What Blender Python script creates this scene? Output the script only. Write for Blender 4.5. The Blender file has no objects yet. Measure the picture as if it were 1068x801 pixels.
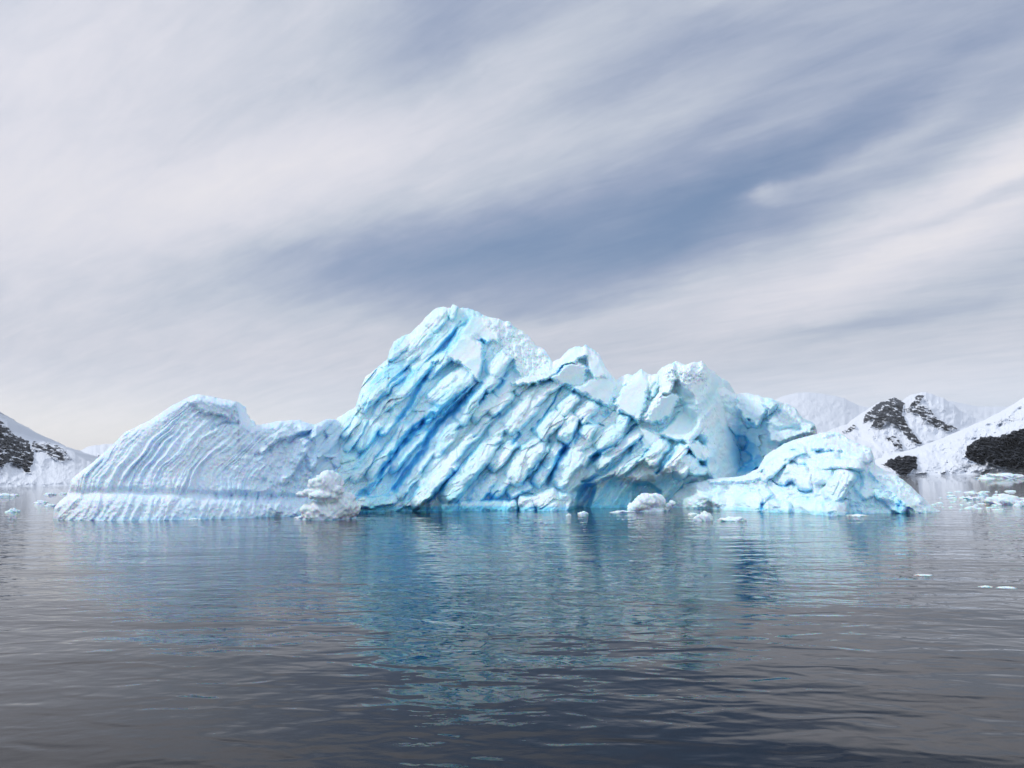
import bpy, math, random
import numpy as np
from mathutils import Matrix

# ------------------------------------------------------------------ camera
W, H_, F = 1068.0, 801.0, 860.0
CAM = np.array([0.0, 0.0, 2.0])
PITCH = math.atan((499.0 - 400.5) / F)
ROLL = -math.atan(0.0131)
_f = np.array([0, math.cos(PITCH), math.sin(PITCH)])
_r0 = np.array([1.0, 0, 0])
_u0 = np.array([0, -math.sin(PITCH), math.cos(PITCH)])
_r = math.cos(ROLL) * _r0 + math.sin(ROLL) * _u0
_u = -math.sin(ROLL) * _r0 + math.cos(ROLL) * _u0

scene = bpy.context.scene
cam_d = bpy.data.cameras.new('camera')
cam = bpy.data.objects.new('camera', cam_d)
scene.collection.objects.link(cam)
M4 = Matrix(((_r[0], _u[0], -_f[0], CAM[0]), (_r[1], _u[1], -_f[1], CAM[1]),
             (_r[2], _u[2], -_f[2], CAM[2]), (0, 0, 0, 1)))
cam.matrix_world = M4
cam_d.sensor_width = 36.0
cam_d.lens = 36.0 * F / W
cam_d.clip_start = 0.1
cam_d.clip_end = 90000.0
scene.camera = cam


def ray(u, v):
    u = np.asarray(u, float); v = np.asarray(v, float)
    a = (u - W / 2) / F; b = (H_ / 2 - v) / F
    return _f + a[..., None] * _r + b[..., None] * _u


def at(u, v, Y):
    """the point seen at photo position (u, v) that lies Y metres out over the water"""
    d = ray(u, v)
    k = np.asarray(Y, float) / d[..., 1]
    return CAM + d * k[..., None]


def on_water(u, v):
    d = ray(u, v)
    return CAM + d * (-CAM[2] / d[..., 2])[..., None]


def horizon(u):
    return 499.0 - 0.0131 * (np.asarray(u, float) - 534.0)


# ------------------------------------------------------------------ light
SUN_AZ, SUN_EL = -84.0, 42.0        # degrees, azimuth from the view axis (+Y), negative = left
scene.render.engine = 'CYCLES'
scene.view_settings.view_transform = 'Standard'
scene.view_settings.look = 'None'
scene.view_settings.gamma = 1.0
scene.view_settings.use_curve_mapping = False
scene.view_settings.exposure = 0.06
scene.cycles.max_bounces = 16
scene.cycles.diffuse_bounces = 8
scene.cycles.glossy_bounces = 4

sun_d = bpy.data.lights.new('sun', 'SUN')
sun_d.energy = 1.45
sun_d.angle = math.radians(5.0)
sun_d.color = (1.0, 0.96, 0.9)
sun = bpy.data.objects.new('sun', sun_d)
scene.collection.objects.link(sun)
_sd = np.array([math.sin(math.radians(SUN_AZ)) * math.cos(math.radians(SUN_EL)),
                math.cos(math.radians(SUN_AZ)) * math.cos(math.radians(SUN_EL)),
                math.sin(math.radians(SUN_EL))])
from mathutils import Vector
sun.rotation_euler = Vector(_sd).to_track_quat('Z', 'Y').to_euler()
sun.location = (-60, 20, 60)


# ------------------------------------------------------------------ node helper
class NT:
    def __init__(self, tree):
        self.t = tree
        tree.nodes.clear()

    def node(self, kind, **kw):
        n = self.t.nodes.new(kind)
        for k, v in kw.items():
            setattr(n, k, v)
        return n

    def put(self, sock, val):
        if val is None:
            return
        if isinstance(val, bpy.types.NodeSocket):
            self.t.links.new(val, sock)
        else:
            sock.default_value = val

    def m(self, op, a, b=None, c=None, clamp=False):
        n = self.node('ShaderNodeMath', operation=op, use_clamp=clamp)
        self.put(n.inputs[0], a); self.put(n.inputs[1], b); self.put(n.inputs[2], c)
        return n.outputs[0]

    def xyz(self, x, y, z):
        n = self.node('ShaderNodeCombineXYZ')
        self.put(n.inputs[0], x); self.put(n.inputs[1], y); self.put(n.inputs[2], z)
        return n.outputs[0]

    def sep(self, v):
        n = self.node('ShaderNodeSeparateXYZ'); self.put(n.inputs[0], v)
        return n.outputs[0], n.outputs[1], n.outputs[2]

    def noise(self, vec, scale=1.0, detail=3.0, rough=0.5, dist=0.0, lac=2.0):
        n = self.node('ShaderNodeTexNoise')
        self.put(n.inputs['Vector'], vec); self.put(n.inputs['Scale'], scale)
        self.put(n.inputs['Detail'], detail); self.put(n.inputs['Roughness'], rough)
        self.put(n.inputs['Distortion'], dist); self.put(n.inputs['Lacunarity'], lac)
        return n.outputs['Fac']

    def ramp(self, fac, stops, interp='LINEAR'):
        n = self.node('ShaderNodeValToRGB')
        n.color_ramp.interpolation = interp
        e = n.color_ramp.elements
        while len(e) < len(stops):
            e.new(0.5)
        for k, (p, c) in enumerate(stops):
            e[k].position = p
            e[k].color = (c[0], c[1], c[2], 1) if hasattr(c, '__len__') else (c, c, c, 1)
        self.put(n.inputs[0], fac)
        return n.outputs[0]

    def smooth(self, v, a, b, lo=0.0, hi=1.0):
        n = self.node('ShaderNodeMapRange', interpolation_type='SMOOTHSTEP')
        self.put(n.inputs[0], v)
        n.inputs[1].default_value = a; n.inputs[2].default_value = b
        n.inputs[3].default_value = lo; n.inputs[4].default_value = hi
        return n.outputs[0]

    def mix(self, fac, a, b):
        n = self.node('ShaderNodeMix', data_type='RGBA')
        self.put(n.inputs[0], fac)
        for s, v in ((n.inputs[6], a), (n.inputs[7], b)):
            if isinstance(v, tuple):
                v = (v[0], v[1], v[2], 1)
            self.put(s, v)
        return n.outputs[2]


def srgb(r, g, b):
    def f(c):
        c = c / 255.0
        return c / 12.92 if c <= 0.04045 else ((c + 0.055) / 1.055) ** 2.4
    return (f(r), f(g), f(b))


# ------------------------------------------------------------------ sky: daylight behind streaked high cloud
world = bpy.data.worlds.new('World')
scene.world = world
world.use_nodes = True
n = NT(world.node_tree)
tc = n.node('ShaderNodeTexCoord')
dx, dy, dz = n.sep(tc.outputs['Generated'])
az0 = n.m('ARCTAN2', dx, dy)
el0 = n.m('ARCSINE', dz)
# a slanting sheet of cloud overhead, its streaks running off to the left
zz = n.m('ADD', n.m('MAXIMUM', dz, 0.0), 0.16)
px = n.m('DIVIDE', dx, zz); py = n.m('DIVIDE', dy, zz)
ph = math.radians(-52)
al = n.m('ADD', n.m('MULTIPLY', px, math.sin(ph)), n.m('MULTIPLY', py, math.cos(ph)))
ac = n.m('SUBTRACT', n.m('MULTIPLY', px, math.cos(ph)), n.m('MULTIPLY', py, math.sin(ph)))
st1 = n.noise(n.xyz(n.m('MULTIPLY', al, 0.16), n.m('MULTIPLY', ac, 0.8), 3.1), 1.0, 4.0, 0.5, 0.6)
st2 = n.noise(n.xyz(n.m('MULTIPLY', al, 0.7), n.m('MULTIPLY', ac, 3.4), 7.7), 1.0, 6.0, 0.6, 0.9)
st3 = n.noise(n.xyz(n.m('MULTIPLY', al, 4.0), n.m('MULTIPLY', ac, 13.0), 1.7), 1.0, 5.0, 0.65, 0.4)
wob = n.noise(n.xyz(n.m('MULTIPLY', az0, 5.0), n.m('MULTIPLY', el0, 9.0), 0.3), 1.0, 5.0, 0.6)
wob2 = n.noise(n.xyz(n.m('MULTIPLY', az0, 5.0), n.m('MULTIPLY', el0, 9.0), 9.3), 1.0, 5.0, 0.6)
az = n.m('ADD', az0, n.m('MULTIPLY', n.m('SUBTRACT', wob, 0.5), 0.10))
el = n.m('ADD', el0, n.m('MULTIPLY', n.m('SUBTRACT', wob2, 0.5), 0.06))


def blob(u, v, la, lb, ang, w):
    d = ray(np.array(u), np.array(v)); d = d / np.linalg.norm(d)
    a0, e0 = math.atan2(d[0], d[1]), math.asin(d[2])
    c, s = math.cos(math.radians(ang)), math.sin(math.radians(ang))
    da = n.m('SUBTRACT', az, a0); de = n.m('SUBTRACT', el, e0)
    p = n.m('MULTIPLY', n.m('ADD', n.m('MULTIPLY', da, c), n.m('MULTIPLY', de, s)), F / la)
    q = n.m('MULTIPLY', n.m('SUBTRACT', n.m('MULTIPLY', de, c), n.m('MULTIPLY', da, s)), F / lb)
    r2 = n.m('ADD', n.m('MULTIPLY', p, p), n.m('MULTIPLY', q, q))
    return n.m('MULTIPLY', n.m('EXPONENT', n.m('MULTIPLY', r2, -1.0)), w)


CLOUDS = [  # where the cloud is thinner (-) or thicker (+)
    (650, 238, 300, 52, 10, -0.36), (460, 270, 240, 36, 6, -0.20), (1010, 214, 120, 8, 14, -0.30),
    (770, 205, 130, 30, 20, -0.16), (1000, 45, 280, 55, 14, -0.28), (720, 60, 180, 34, 12, -0.16),
    (470, 25, 150, 40, 20, -0.20), (930, 335, 110, 10, 8, -0.14), (560, 320, 120, 14, 6, -0.12), (830, 345, 120, 8, 8, -.10),
    (330, 190, 170, 40, 10, 0.10), (860, 112, 220, 22, 20, 0.16), (640, 130, 200, 30, 14, .06),
    (60, 110, 260, 110, 25, 0.26), (150, 230, 240, 60, 10, 0.18), (420, 140, 220, 40, 18, 0.14),
    (940, 255, 200, 32, 20, 0.34), (1050, 165, 130, 34, 22, 0.26), (900, 160, 75, 15, 22, 0.2),
    (808, 203, 24, 9, 16, 0.34), (1000, 90, 140, 22, 26, 0.12), (960, 390, 300, 60, 3, 0.16),
    (700, 310, 160, 16, 10, 0.12), (150, 370, 300, 70, 4, 0.16), (420, 360, 200, 40, 4, 0.08),
]
tot = n.m('ADD', 0.53, n.m('MULTIPLY', n.m('SUBTRACT', st1, 0.5), 0.30))
tot = n.m('ADD', tot, n.m('MULTIPLY', n.m('SUBTRACT', st2, 0.5), 0.22))
tot = n.m('ADD', tot, n.m('MULTIPLY', n.m('SUBTRACT', st3, 0.5), 0.30))
for b in CLOUDS:
    tot = n.m('ADD', tot, blob(*b))
cloud = n.ramp(tot, [(0.0, srgb(120, 147, 187)), (0.3, srgb(157, 170, 198)), (0.55, srgb(194, 201, 215)),
                     (0.8, srgb(222, 222, 231)), (1.0, srgb(236, 233, 237))])
low = n.smooth(el0, 0.0, 0.16, 1.0, 0.0)
leftness = n.smooth(az0, -0.75, 0.25, 1.0, 0.0)
warm = n.mix(leftness, srgb(216, 227, 239), srgb(243, 238, 234))
cloud = n.mix(n.m('MULTIPLY', low, 0.55), cloud, warm)
glim = n.m('MULTIPLY', n.smooth(el0, 0.0, 0.13, 1.0, 0.0), n.smooth(az0, -0.5, 0.0, 1.0, 0.0))
cloud = n.mix(n.m('MULTIPLY', glim, 0.8), cloud, srgb(255, 246, 232))
sky = n.node('ShaderNodeTexSky', sky_type='NISHITA', sun_disc=False)
sky.sun_elevation = math.radians(SUN_EL)
sky.sun_rotation = math.radians(SUN_AZ)
bg1 = n.node('ShaderNodeBackground'); n.put(bg1.inputs[0], sky.outputs[0]); bg1.inputs[1].default_value = 0.08
bg2 = n.node('ShaderNodeBackground'); n.put(bg2.inputs[0], cloud); bg2.inputs[1].default_value = 1.0
mx = n.node('ShaderNodeMixShader')
n.put(mx.inputs[0], n.smooth(tot, -0.1, 0.7, 0.55, 0.96))
# the cloud glows round the veiled sun; fill light added overhead and behind the viewer
sdot = n.m('ADD', n.m('MULTIPLY', dx, float(_sd[0])), n.m('ADD', n.m('MULTIPLY', dy, float(_sd[1])), n.m('MULTIPLY', dz, float(_sd[2]))))
glow = n.m('MULTIPLY', n.m('POWER', n.m('MAXIMUM', sdot, 0.0), 10.0), 1.2)
over = n.m('ADD', n.smooth(dz, 0.5, 1.0, 0.0, 0.2), n.smooth(dy, 0.3, -0.6, 0.0, 0.6))
n.put(bg2.inputs[1], n.m('ADD', n.m('ADD', n.m('ADD', glow, over), n.m('MULTIPLY', low, 0.5)), 1.0))
n.t.links.new(bg1.outputs[0], mx.inputs[1]); n.t.links.new(bg2.outputs[0], mx.inputs[2])
out = n.node('ShaderNodeOutputWorld')
n.t.links.new(mx.outputs[0], out.inputs[0])


# ------------------------------------------------------------------ numeric noise
def _hash(ix, iy, iz, seed):
    h = (ix.astype(np.int64) * 374761393 + iy.astype(np.int64) * 668265263 + iz * 1274126177 + seed * 974634533) & 0xFFFFFFFF
    h = ((h ^ (h >> 13)) * 1103515245) & 0xFFFFFFFF
    h = ((h ^ (h >> 16)) * 2246822519) & 0xFFFFFFFF
    h = h ^ (h >> 15)
    return (h & 0xFFFFFF) / float(0xFFFFFF)


def vnoise(x, y, seed=0):
    """smooth gradient noise, about -0.7..0.7"""
    x, y = np.broadcast_arrays(np.asarray(x, float), np.asarray(y, float))
    ix = np.floor(x); iy = np.floor(y)
    fx = x - ix; fy = y - iy
    ux = fx ** 3 * (fx * (fx * 6 - 15) + 10); uy = fy ** 3 * (fy * (fy * 6 - 15) + 10)
    tot = []
    for oy in (0, 1):
        for ox in (0, 1):
            a = _hash(ix + ox, iy + oy, 0, seed) * 2 * math.pi
            tot.append(np.cos(a) * (fx - ox) + np.sin(a) * (fy - oy))
    a = tot[0] + (tot[1] - tot[0]) * ux
    b = tot[2] + (tot[3] - tot[2]) * ux
    return (a + (b - a) * uy) * 1.4


def fbm(x, y, seed=0, octv=4, gain=0.5, lac=2.03):
    r = 0; amp = 1.0
    for k in range(octv):
        r = r + amp * vnoise(x, y, seed + 17 * k)
        x = x * lac + 5.3; y = y * lac + 1.7; amp *= gain
    return r


def ridged(x, y, seed=0, octv=4, gain=0.5):
    r = 0; amp = 1.0
    for k in range(octv):
        r = r + amp * (1 - 2 * np.abs(vnoise(x, y, seed + 31 * k)))
        x = x * 2.07 + 3.1; y = y * 2.07 + 7.7; amp *= gain
    return r


def cells(x, y, seed=0, jit=0.9):
    """jittered cells: distance to the border, two random values and the offset from the cell's centre"""
    ix = np.floor(x); iy = np.floor(y)
    d1 = np.full(x.shape, 9.0); d2 = np.full(x.shape, 9.0)
    ra = np.zeros(x.shape); rb = np.zeros(x.shape); ox_ = np.zeros(x.shape); oy_ = np.zeros(x.shape)
    for oy in (-1, 0, 1):
        for ox in (-1, 0, 1):
            cx = ix + ox; cy = iy + oy
            qx = cx + 0.5 + (_hash(cx, cy, 1, seed) - 0.5) * jit
            qy = cy + 0.5 + (_hash(cx, cy, 2, seed) - 0.5) * jit
            d = (x - qx) ** 2 + (y - qy) ** 2
            near = d < d1
            d2 = np.where(near, d1, np.minimum(d2, d))
            ra = np.where(near, _hash(cx, cy, 3, seed), ra)
            rb = np.where(near, _hash(cx, cy, 4, seed), rb)
            ox_ = np.where(near, x - qx, ox_); oy_ = np.where(near, y - qy, oy_)
            d1 = np.where(near, d, d1)
    return np.sqrt(d2) - np.sqrt(d1), ra, rb, ox_, oy_


def sstep(x, a, b):
    t = np.clip((x - a) / (b - a), 0, 1)
    return t * t * (3 - 2 * t)


def poly_dist(u, v, pts):
    """distance in photo pixels to a polyline"""
    d = np.full(u.shape, 1e9)
    for (x0, y0), (x1, y1) in zip(pts[:-1], pts[1:]):
        ex, ey = x1 - x0, y1 - y0
        t = np.clip(((u - x0) * ex + (v - y0) * ey) / (ex * ex + ey * ey + 1e-9), 0, 1)
        d = np.minimum(d, np.hypot(u - x0 - t * ex, v - y0 - t * ey))
    return d


def poly_in(u, v, pts):
    """signed distance to a polygon, positive inside"""
    ins = np.zeros(u.shape, bool)
    P = list(pts)
    for (x0, y0), (x1, y1) in zip(P, P[1:] + P[:1]):
        c = ((y0 > v) != (y1 > v)) & (u < (x1 - x0) * (v - y0) / (y1 - y0 + 1e-12) + x0)
        ins ^= c
    d = poly_dist(u, v, P + P[:1])
    return np.where(ins, d, -d)


# ------------------------------------------------------------------ materials
def new_mat(name):
    m = bpy.data.materials.new(name)
    m.use_nodes = True
    return m, NT(m.node_tree)


def principled(n, **kw):
    b = n.node('ShaderNodeBsdfPrincipled')
    for k, v in kw.items():
        n.put(b.inputs[k.replace('_', ' ')], v if not isinstance(v, tuple) or len(v) != 3 or 'Color' not in k.replace('_', ' ') and 'Base' not in k else (v[0], v[1], v[2], 1))
    o = n.node('ShaderNodeOutputMaterial')
    n.t.links.new(b.outputs[0], o.inputs[0])
    return b


def bump(n, height, strength, dist, normal=None):
    b = n.node('ShaderNodeBump')
    b.inputs['Strength'].default_value = strength
    b.inputs['Distance'].default_value = dist
    n.put(b.inputs['Height'], height)
    if normal is not None:
        n.put(b.inputs['Normal'], normal)
    return b.outputs[0]


SSS = 0.24


def ice_material(name, white, blue, deep, rough=0.55):
    m, n = new_mat(name)
    g = n.node('ShaderNodeNewGeometry')
    pos = g.outputs['Position']
    at_ = n.node('ShaderNodeAttribute', attribute_name='dense_ice_glow')  # dense ice bands, plus scattered light painted blue into recesses
    f = at_.outputs['Fac']
    a = n.noise(pos, 0.9, 6.0, 0.62)
    b = n.noise(pos, 5.0, 5.0, 0.65)
    f = n.m('ADD', f, n.m('MULTIPLY', n.m('SUBTRACT', a, 0.5), 0.55))
    f = n.m('ADD', f, n.m('MULTIPLY', n.m('SUBTRACT', b, 0.5), 0.35))
    col = n.ramp(f, [(0.05, white), (0.55, blue), (1.0, deep)])
    h = n.m('ADD', n.noise(pos, 7.0, 6.0, 0.65), n.m('MULTIPLY', n.noise(pos, 28.0, 4.0, 0.6), 0.35))
    nor = bump(n, h, 0.35, 0.05)
    principled(n, Base_Color=col, Roughness=n.ramp(f, [(0.1, rough + 0.15), (0.8, rough - 0.15)]), Normal=nor, IOR=1.31,
               Subsurface_Weight=0.75, Subsurface_Radius=(0.08, 0.45, 1.0), Subsurface_Scale=SSS)
    return m


ICE = ice_material('glacier ice', (0.80, 0.92, 0.96), (0.62, 0.89, 0.985), (0.24, 0.73, 0.99))
ICE_RIB = ice_material('ribbed glacier ice', (0.80, 0.87, 0.94), (0.62, 0.80, 0.94), (0.32, 0.66, 0.93))
ICE_SNOW = ice_material('snowy ice', (0.79, 0.89, 0.95), (0.65, 0.88, 0.975), (0.20, 0.68, 0.985))


# ------------------------------------------------------------------ mesh from arrays
def grid_mesh(name, P, mat, parent=None, attr=None, smooth=True):
    """one closed-enough sheet from an (rows, columns, 3) array"""
    R, C = P.shape[:2]
    me = bpy.data.meshes.new(name)
    idx = np.arange(R * C).reshape(R, C)
    q = np.stack([idx[:-1, :-1], idx[1:, :-1], idx[1:, 1:], idx[:-1, 1:]], -1).reshape(-1, 4)
    me.vertices.add(R * C)
    me.vertices.foreach_set('co', P.reshape(-1).astype(np.float32))
    me.loops.add(q.size)
    me.loops.foreach_set('vertex_index', q.reshape(-1).astype(np.int32))
    me.polygons.add(len(q))
    me.polygons.foreach_set('loop_start', (np.arange(len(q)) * 4).astype(np.int32))
    me.polygons.foreach_set('loop_total', np.full(len(q), 4, np.int32))
    me.polygons.foreach_set('use_smooth', np.full(len(q), smooth))
    me.update(calc_edges=True)
    for k, a in (attr or {}).items():
        at_ = me.attributes.new(k, 'FLOAT', 'POINT')
        at_.data.foreach_set('value', a.reshape(-1).astype(np.float32))
    me.materials.append(mat)
    o = bpy.data.objects.new(name, me)
    scene.collection.objects.link(o)
    o.parent = parent
    return o


def tag(o, label, cat, group=None, kind=None):
    o['label'] = label; o['category'] = cat
    if group: o['group'] = group
    if kind: o['kind'] = kind
    return o


def line(pts):
    a = np.array(pts, float)
    return lambda u: np.interp(u, a[:, 0], a[:, 1])


# ------------------------------------------------------------------ sheets of ice, traced then given depth
def blobs(u, v, items, base):
    """raise rounded slabs (u, v, half length, half width, angle, height, tilt across) out of base; the highest wins"""
    out = base.copy()
    wx = 1.8 * vnoise(u / 16, v / 16, 5) + 1.0 * vnoise(u / 6, v / 6, 6)
    wy = 1.8 * vnoise(u / 16, v / 16, 8) + 1.0 * vnoise(u / 6, v / 6, 9)
    for it in items:
        cu, cv, a, b, ang, h = it[:6]
        tl = it[6] if len(it) > 6 else 0.35
        c, s = math.cos(math.radians(ang)), math.sin(math.radians(ang))
        du = u + wx - cu; dv = -(v + wy - cv)
        p = (du * c + dv * s) / a; q = (dv * c - du * s) / b        # q > 0 : upper left flank
        r = (np.abs(p) ** 5.0 + np.abs(q) ** 5.0) ** 0.2
        hh = base + 0.8 * h * (1.0 - 0.9 * r ** 7) - 1.1 * tl * q - 0.2 * tl * p
        out = np.maximum(out, np.where(r < 1.25, hh, -99))
    return out


def tri_noise(x, y, seed):
    """random heights joined by flat triangles: planar faces that meet in sharp creases, never in steps"""
    ix = np.floor(x); iy = np.floor(y)
    fx = x - ix; fy = y - iy
    h00 = _hash(ix, iy, 5, seed); h10 = _hash(ix + 1, iy, 5, seed); h01 = _hash(ix, iy + 1, 5, seed); h11 = _hash(ix + 1, iy + 1, 5, seed)
    lo = h00 + (h10 - h00) * fx + (h01 - h00) * fy
    hi = h11 + (h01 - h11) * (1 - fx) + (h10 - h11) * (1 - fy)
    return np.where(fx + fy < 1, lo, hi) - 0.5


def chisel(l, q, seed, la, qa):
    """small planar fracture faces of uneven size"""
    x = l / la + 0.45 * vnoise(l / la * .6, q / qa * .6, seed + 1); y = q / qa + 0.45 * vnoise(l / la * .6, q / qa * .6, seed + 2)
    return 1.5 * tri_noise(x, y, seed)


def facets(u, v, items, hgt):
    """flat fracture faces: polygon, height at its centre, slope to the right, slope downwards (metres per 10 px)"""
    for pts, h, gu, gv in items:
        cx = sum(p[0] for p in pts) / len(pts); cy = sum(p[1] for p in pts) / len(pts)
        d = poly_in(u + 2.6 * vnoise(u / 9, v / 9, 61) + 1.2 * vnoise(u / 3, v / 3, 63), v + 2.6 * vnoise(u / 9, v / 9, 62) + 1.2 * vnoise(u / 3, v / 3, 64), pts)
        w = sstep(d, -2.0, 2.0)
        f = h + gu * (u - cx) / 10 + gv * (v - cy) / 10
        hgt = hgt * (1 - w) + f * w
    return hgt


GROOVE = 0.45


def grooves(u, v, items, hgt):
    wu = u + 2.0 * vnoise(u / 9, v / 9, 71); wv = v + 2.0 * vnoise(u / 9, v / 9, 72)
    crack_glow = np.zeros(u.shape)
    for pts, w, dep in items:
        d = poly_dist(wu, wv, pts)
        ww = .82 * w * (1 + 0.5 * vnoise(u / 11, v / 11, 73))
        ww = ww * (1 + .45 * vnoise(u / 18, v / 18, 74))
        hgt = hgt - GROOVE * dep * np.exp(-(d / ww) ** 2)
        crack_glow = np.maximum(crack_glow, np.exp(-(d / (ww * 1.3)) ** 2) * min(1.0, dep / 1.5) * np.clip(.75 + .7 * vnoise(u / 20, v / 20, 75), .2, 1))  # blue glow of light inside the grooves, painted wider than their cut
    return hgt, crack_glow


def ice_sheet(name, parent, mat, u0, u1, top, foot, depth_fn, step=0.7, rows=300, top_rough=1.0, roll_w=9.0,
              roll_d=1.6, thick=9.0, back_rows=70, seed=0):
    fine = np.arange(u0, u1 + 0.005, 0.05)
    wgt = 1 + 0.35 * np.minimum(np.abs(np.gradient(top(fine), fine)), 14)     # more columns where the outline is steep
    cum = np.concatenate([[0], np.cumsum(wgt[:-1] * 0.05)])
    us = np.interp(np.linspace(0, cum[-1], int(cum[-1] / (step * 1.15)) + 1), cum, fine)
    tv = top(us) + top_rough * (1.1 * fbm(us / 9, us * 0, seed + 1, 3) + 0.7 * fbm(us / 2.6, us * 0 + 3, seed + 2, 2))
    bv = foot(us) + 9.0
    tv = np.minimum(tv, bv - 9.5)
    t = np.linspace(0, 1, rows)[:, None]
    U = np.broadcast_to(us, (rows, len(us))).copy()
    V = tv + (bv - tv) * t
    D, blue = depth_fn(U, V, top, foot)
    blue = blue + 0.35 * sstep(V, foot(U) - 4, foot(U) - 0.5)      # bluer along the waterline
    dtop = V - tv
    rr = np.clip(1 - dtop / roll_w, 0, 1)
    edge = np.minimum(U - us[0], us[-1] - U)
    re = np.clip(1 - edge / 8.0, 0, 1)
    rr = np.maximum(rr, re)
    D = D + roll_d * (1 - np.sqrt(np.maximum(1 - rr ** 2, 0)))
    P = at(U, V, D)
    # the far side: falls away behind the crest
    T = P[0]
    k = np.linspace(0, 1, back_rows + 1)[1:, None, None]
    hgt = T[:, 2]
    xx = np.broadcast_to(us / 14.0, (back_rows, len(us)))
    kk = np.broadcast_to(k[..., 0] * 9, (back_rows, len(us)))
    bn = fbm(xx, kk, seed + 40, 4)
    B = np.empty((back_rows, len(us), 3))
    grow = np.clip(hgt / 5.0, 0.15, 1.0)
    B[..., 0] = T[:, 0]
    B[..., 1] = T[:, 1] + thick * grow * np.sin(k[..., 0] * math.pi / 2) + 0.5 * bn * np.sin(k[..., 0] * 3.1)
    B[..., 2] = hgt - (hgt + 1.5) * (1 - np.cos(k[..., 0] * math.pi / 2)) + 0.5 * bn * np.sin(k[..., 0] * 3.1) * grow
    ALL = np.concatenate([B[::-1], P], 0)
    blue_all = np.concatenate([np.full((back_rows, len(us)), 0.25), blue], 0)
    return grid_mesh(name, ALL, mat, parent, {'dense_ice_glow': blue_all})


def wall_glow(hgt, u, v):
    """blue glow of scattered light painted on steep fracture walls, over their grey shade"""
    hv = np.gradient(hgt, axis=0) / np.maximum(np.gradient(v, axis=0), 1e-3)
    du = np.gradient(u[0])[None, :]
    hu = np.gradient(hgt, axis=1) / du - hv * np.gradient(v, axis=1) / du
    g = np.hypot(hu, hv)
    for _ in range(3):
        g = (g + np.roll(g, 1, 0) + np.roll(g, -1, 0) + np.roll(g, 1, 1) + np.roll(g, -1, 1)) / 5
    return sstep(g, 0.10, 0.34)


def foot_depth(u, foot):
    return CAM[2] * F / np.maximum(foot(u) - horizon(u), 4.0)


berg = bpy.data.objects.new('iceberg', None)
scene.collection.objects.link(berg)
berg.location = (0, 0, 0)
tag(berg, 'huge blue and white iceberg with slabbed peak and ribbed left flank on calm water', 'iceberg')

# ---- left flank, combed by long parallel ribs
W_TOP = line([(55, 541), (57, 529), (62, 523), (69, 518), (73, 507), (75, 499), (97, 482), (115, 466), (130, 451), (155, 439), (181, 422),
              (200, 412.5), (205, 411), (211, 412), (228, 415.5), (244, 418), (248, 420), (249.5, 431), (254, 440), (262, 444.5), (276, 442),
              (290, 439), (312, 438), (327, 443), (342, 437), (352, 438), (364, 452), (385, 480)])
W_FOOT = line([(55, 541.4), (210, 541), (260, 540.5), (330, 539), (372, 534)])
G_RIB = line([(-60, -46), (-36, -26), (-10, -3), (0, 0), (12, 3), (22, 9), (31, 18), (50, 34), (58, 43), (73, 57), (95, 83), (120, 112)])


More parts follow.
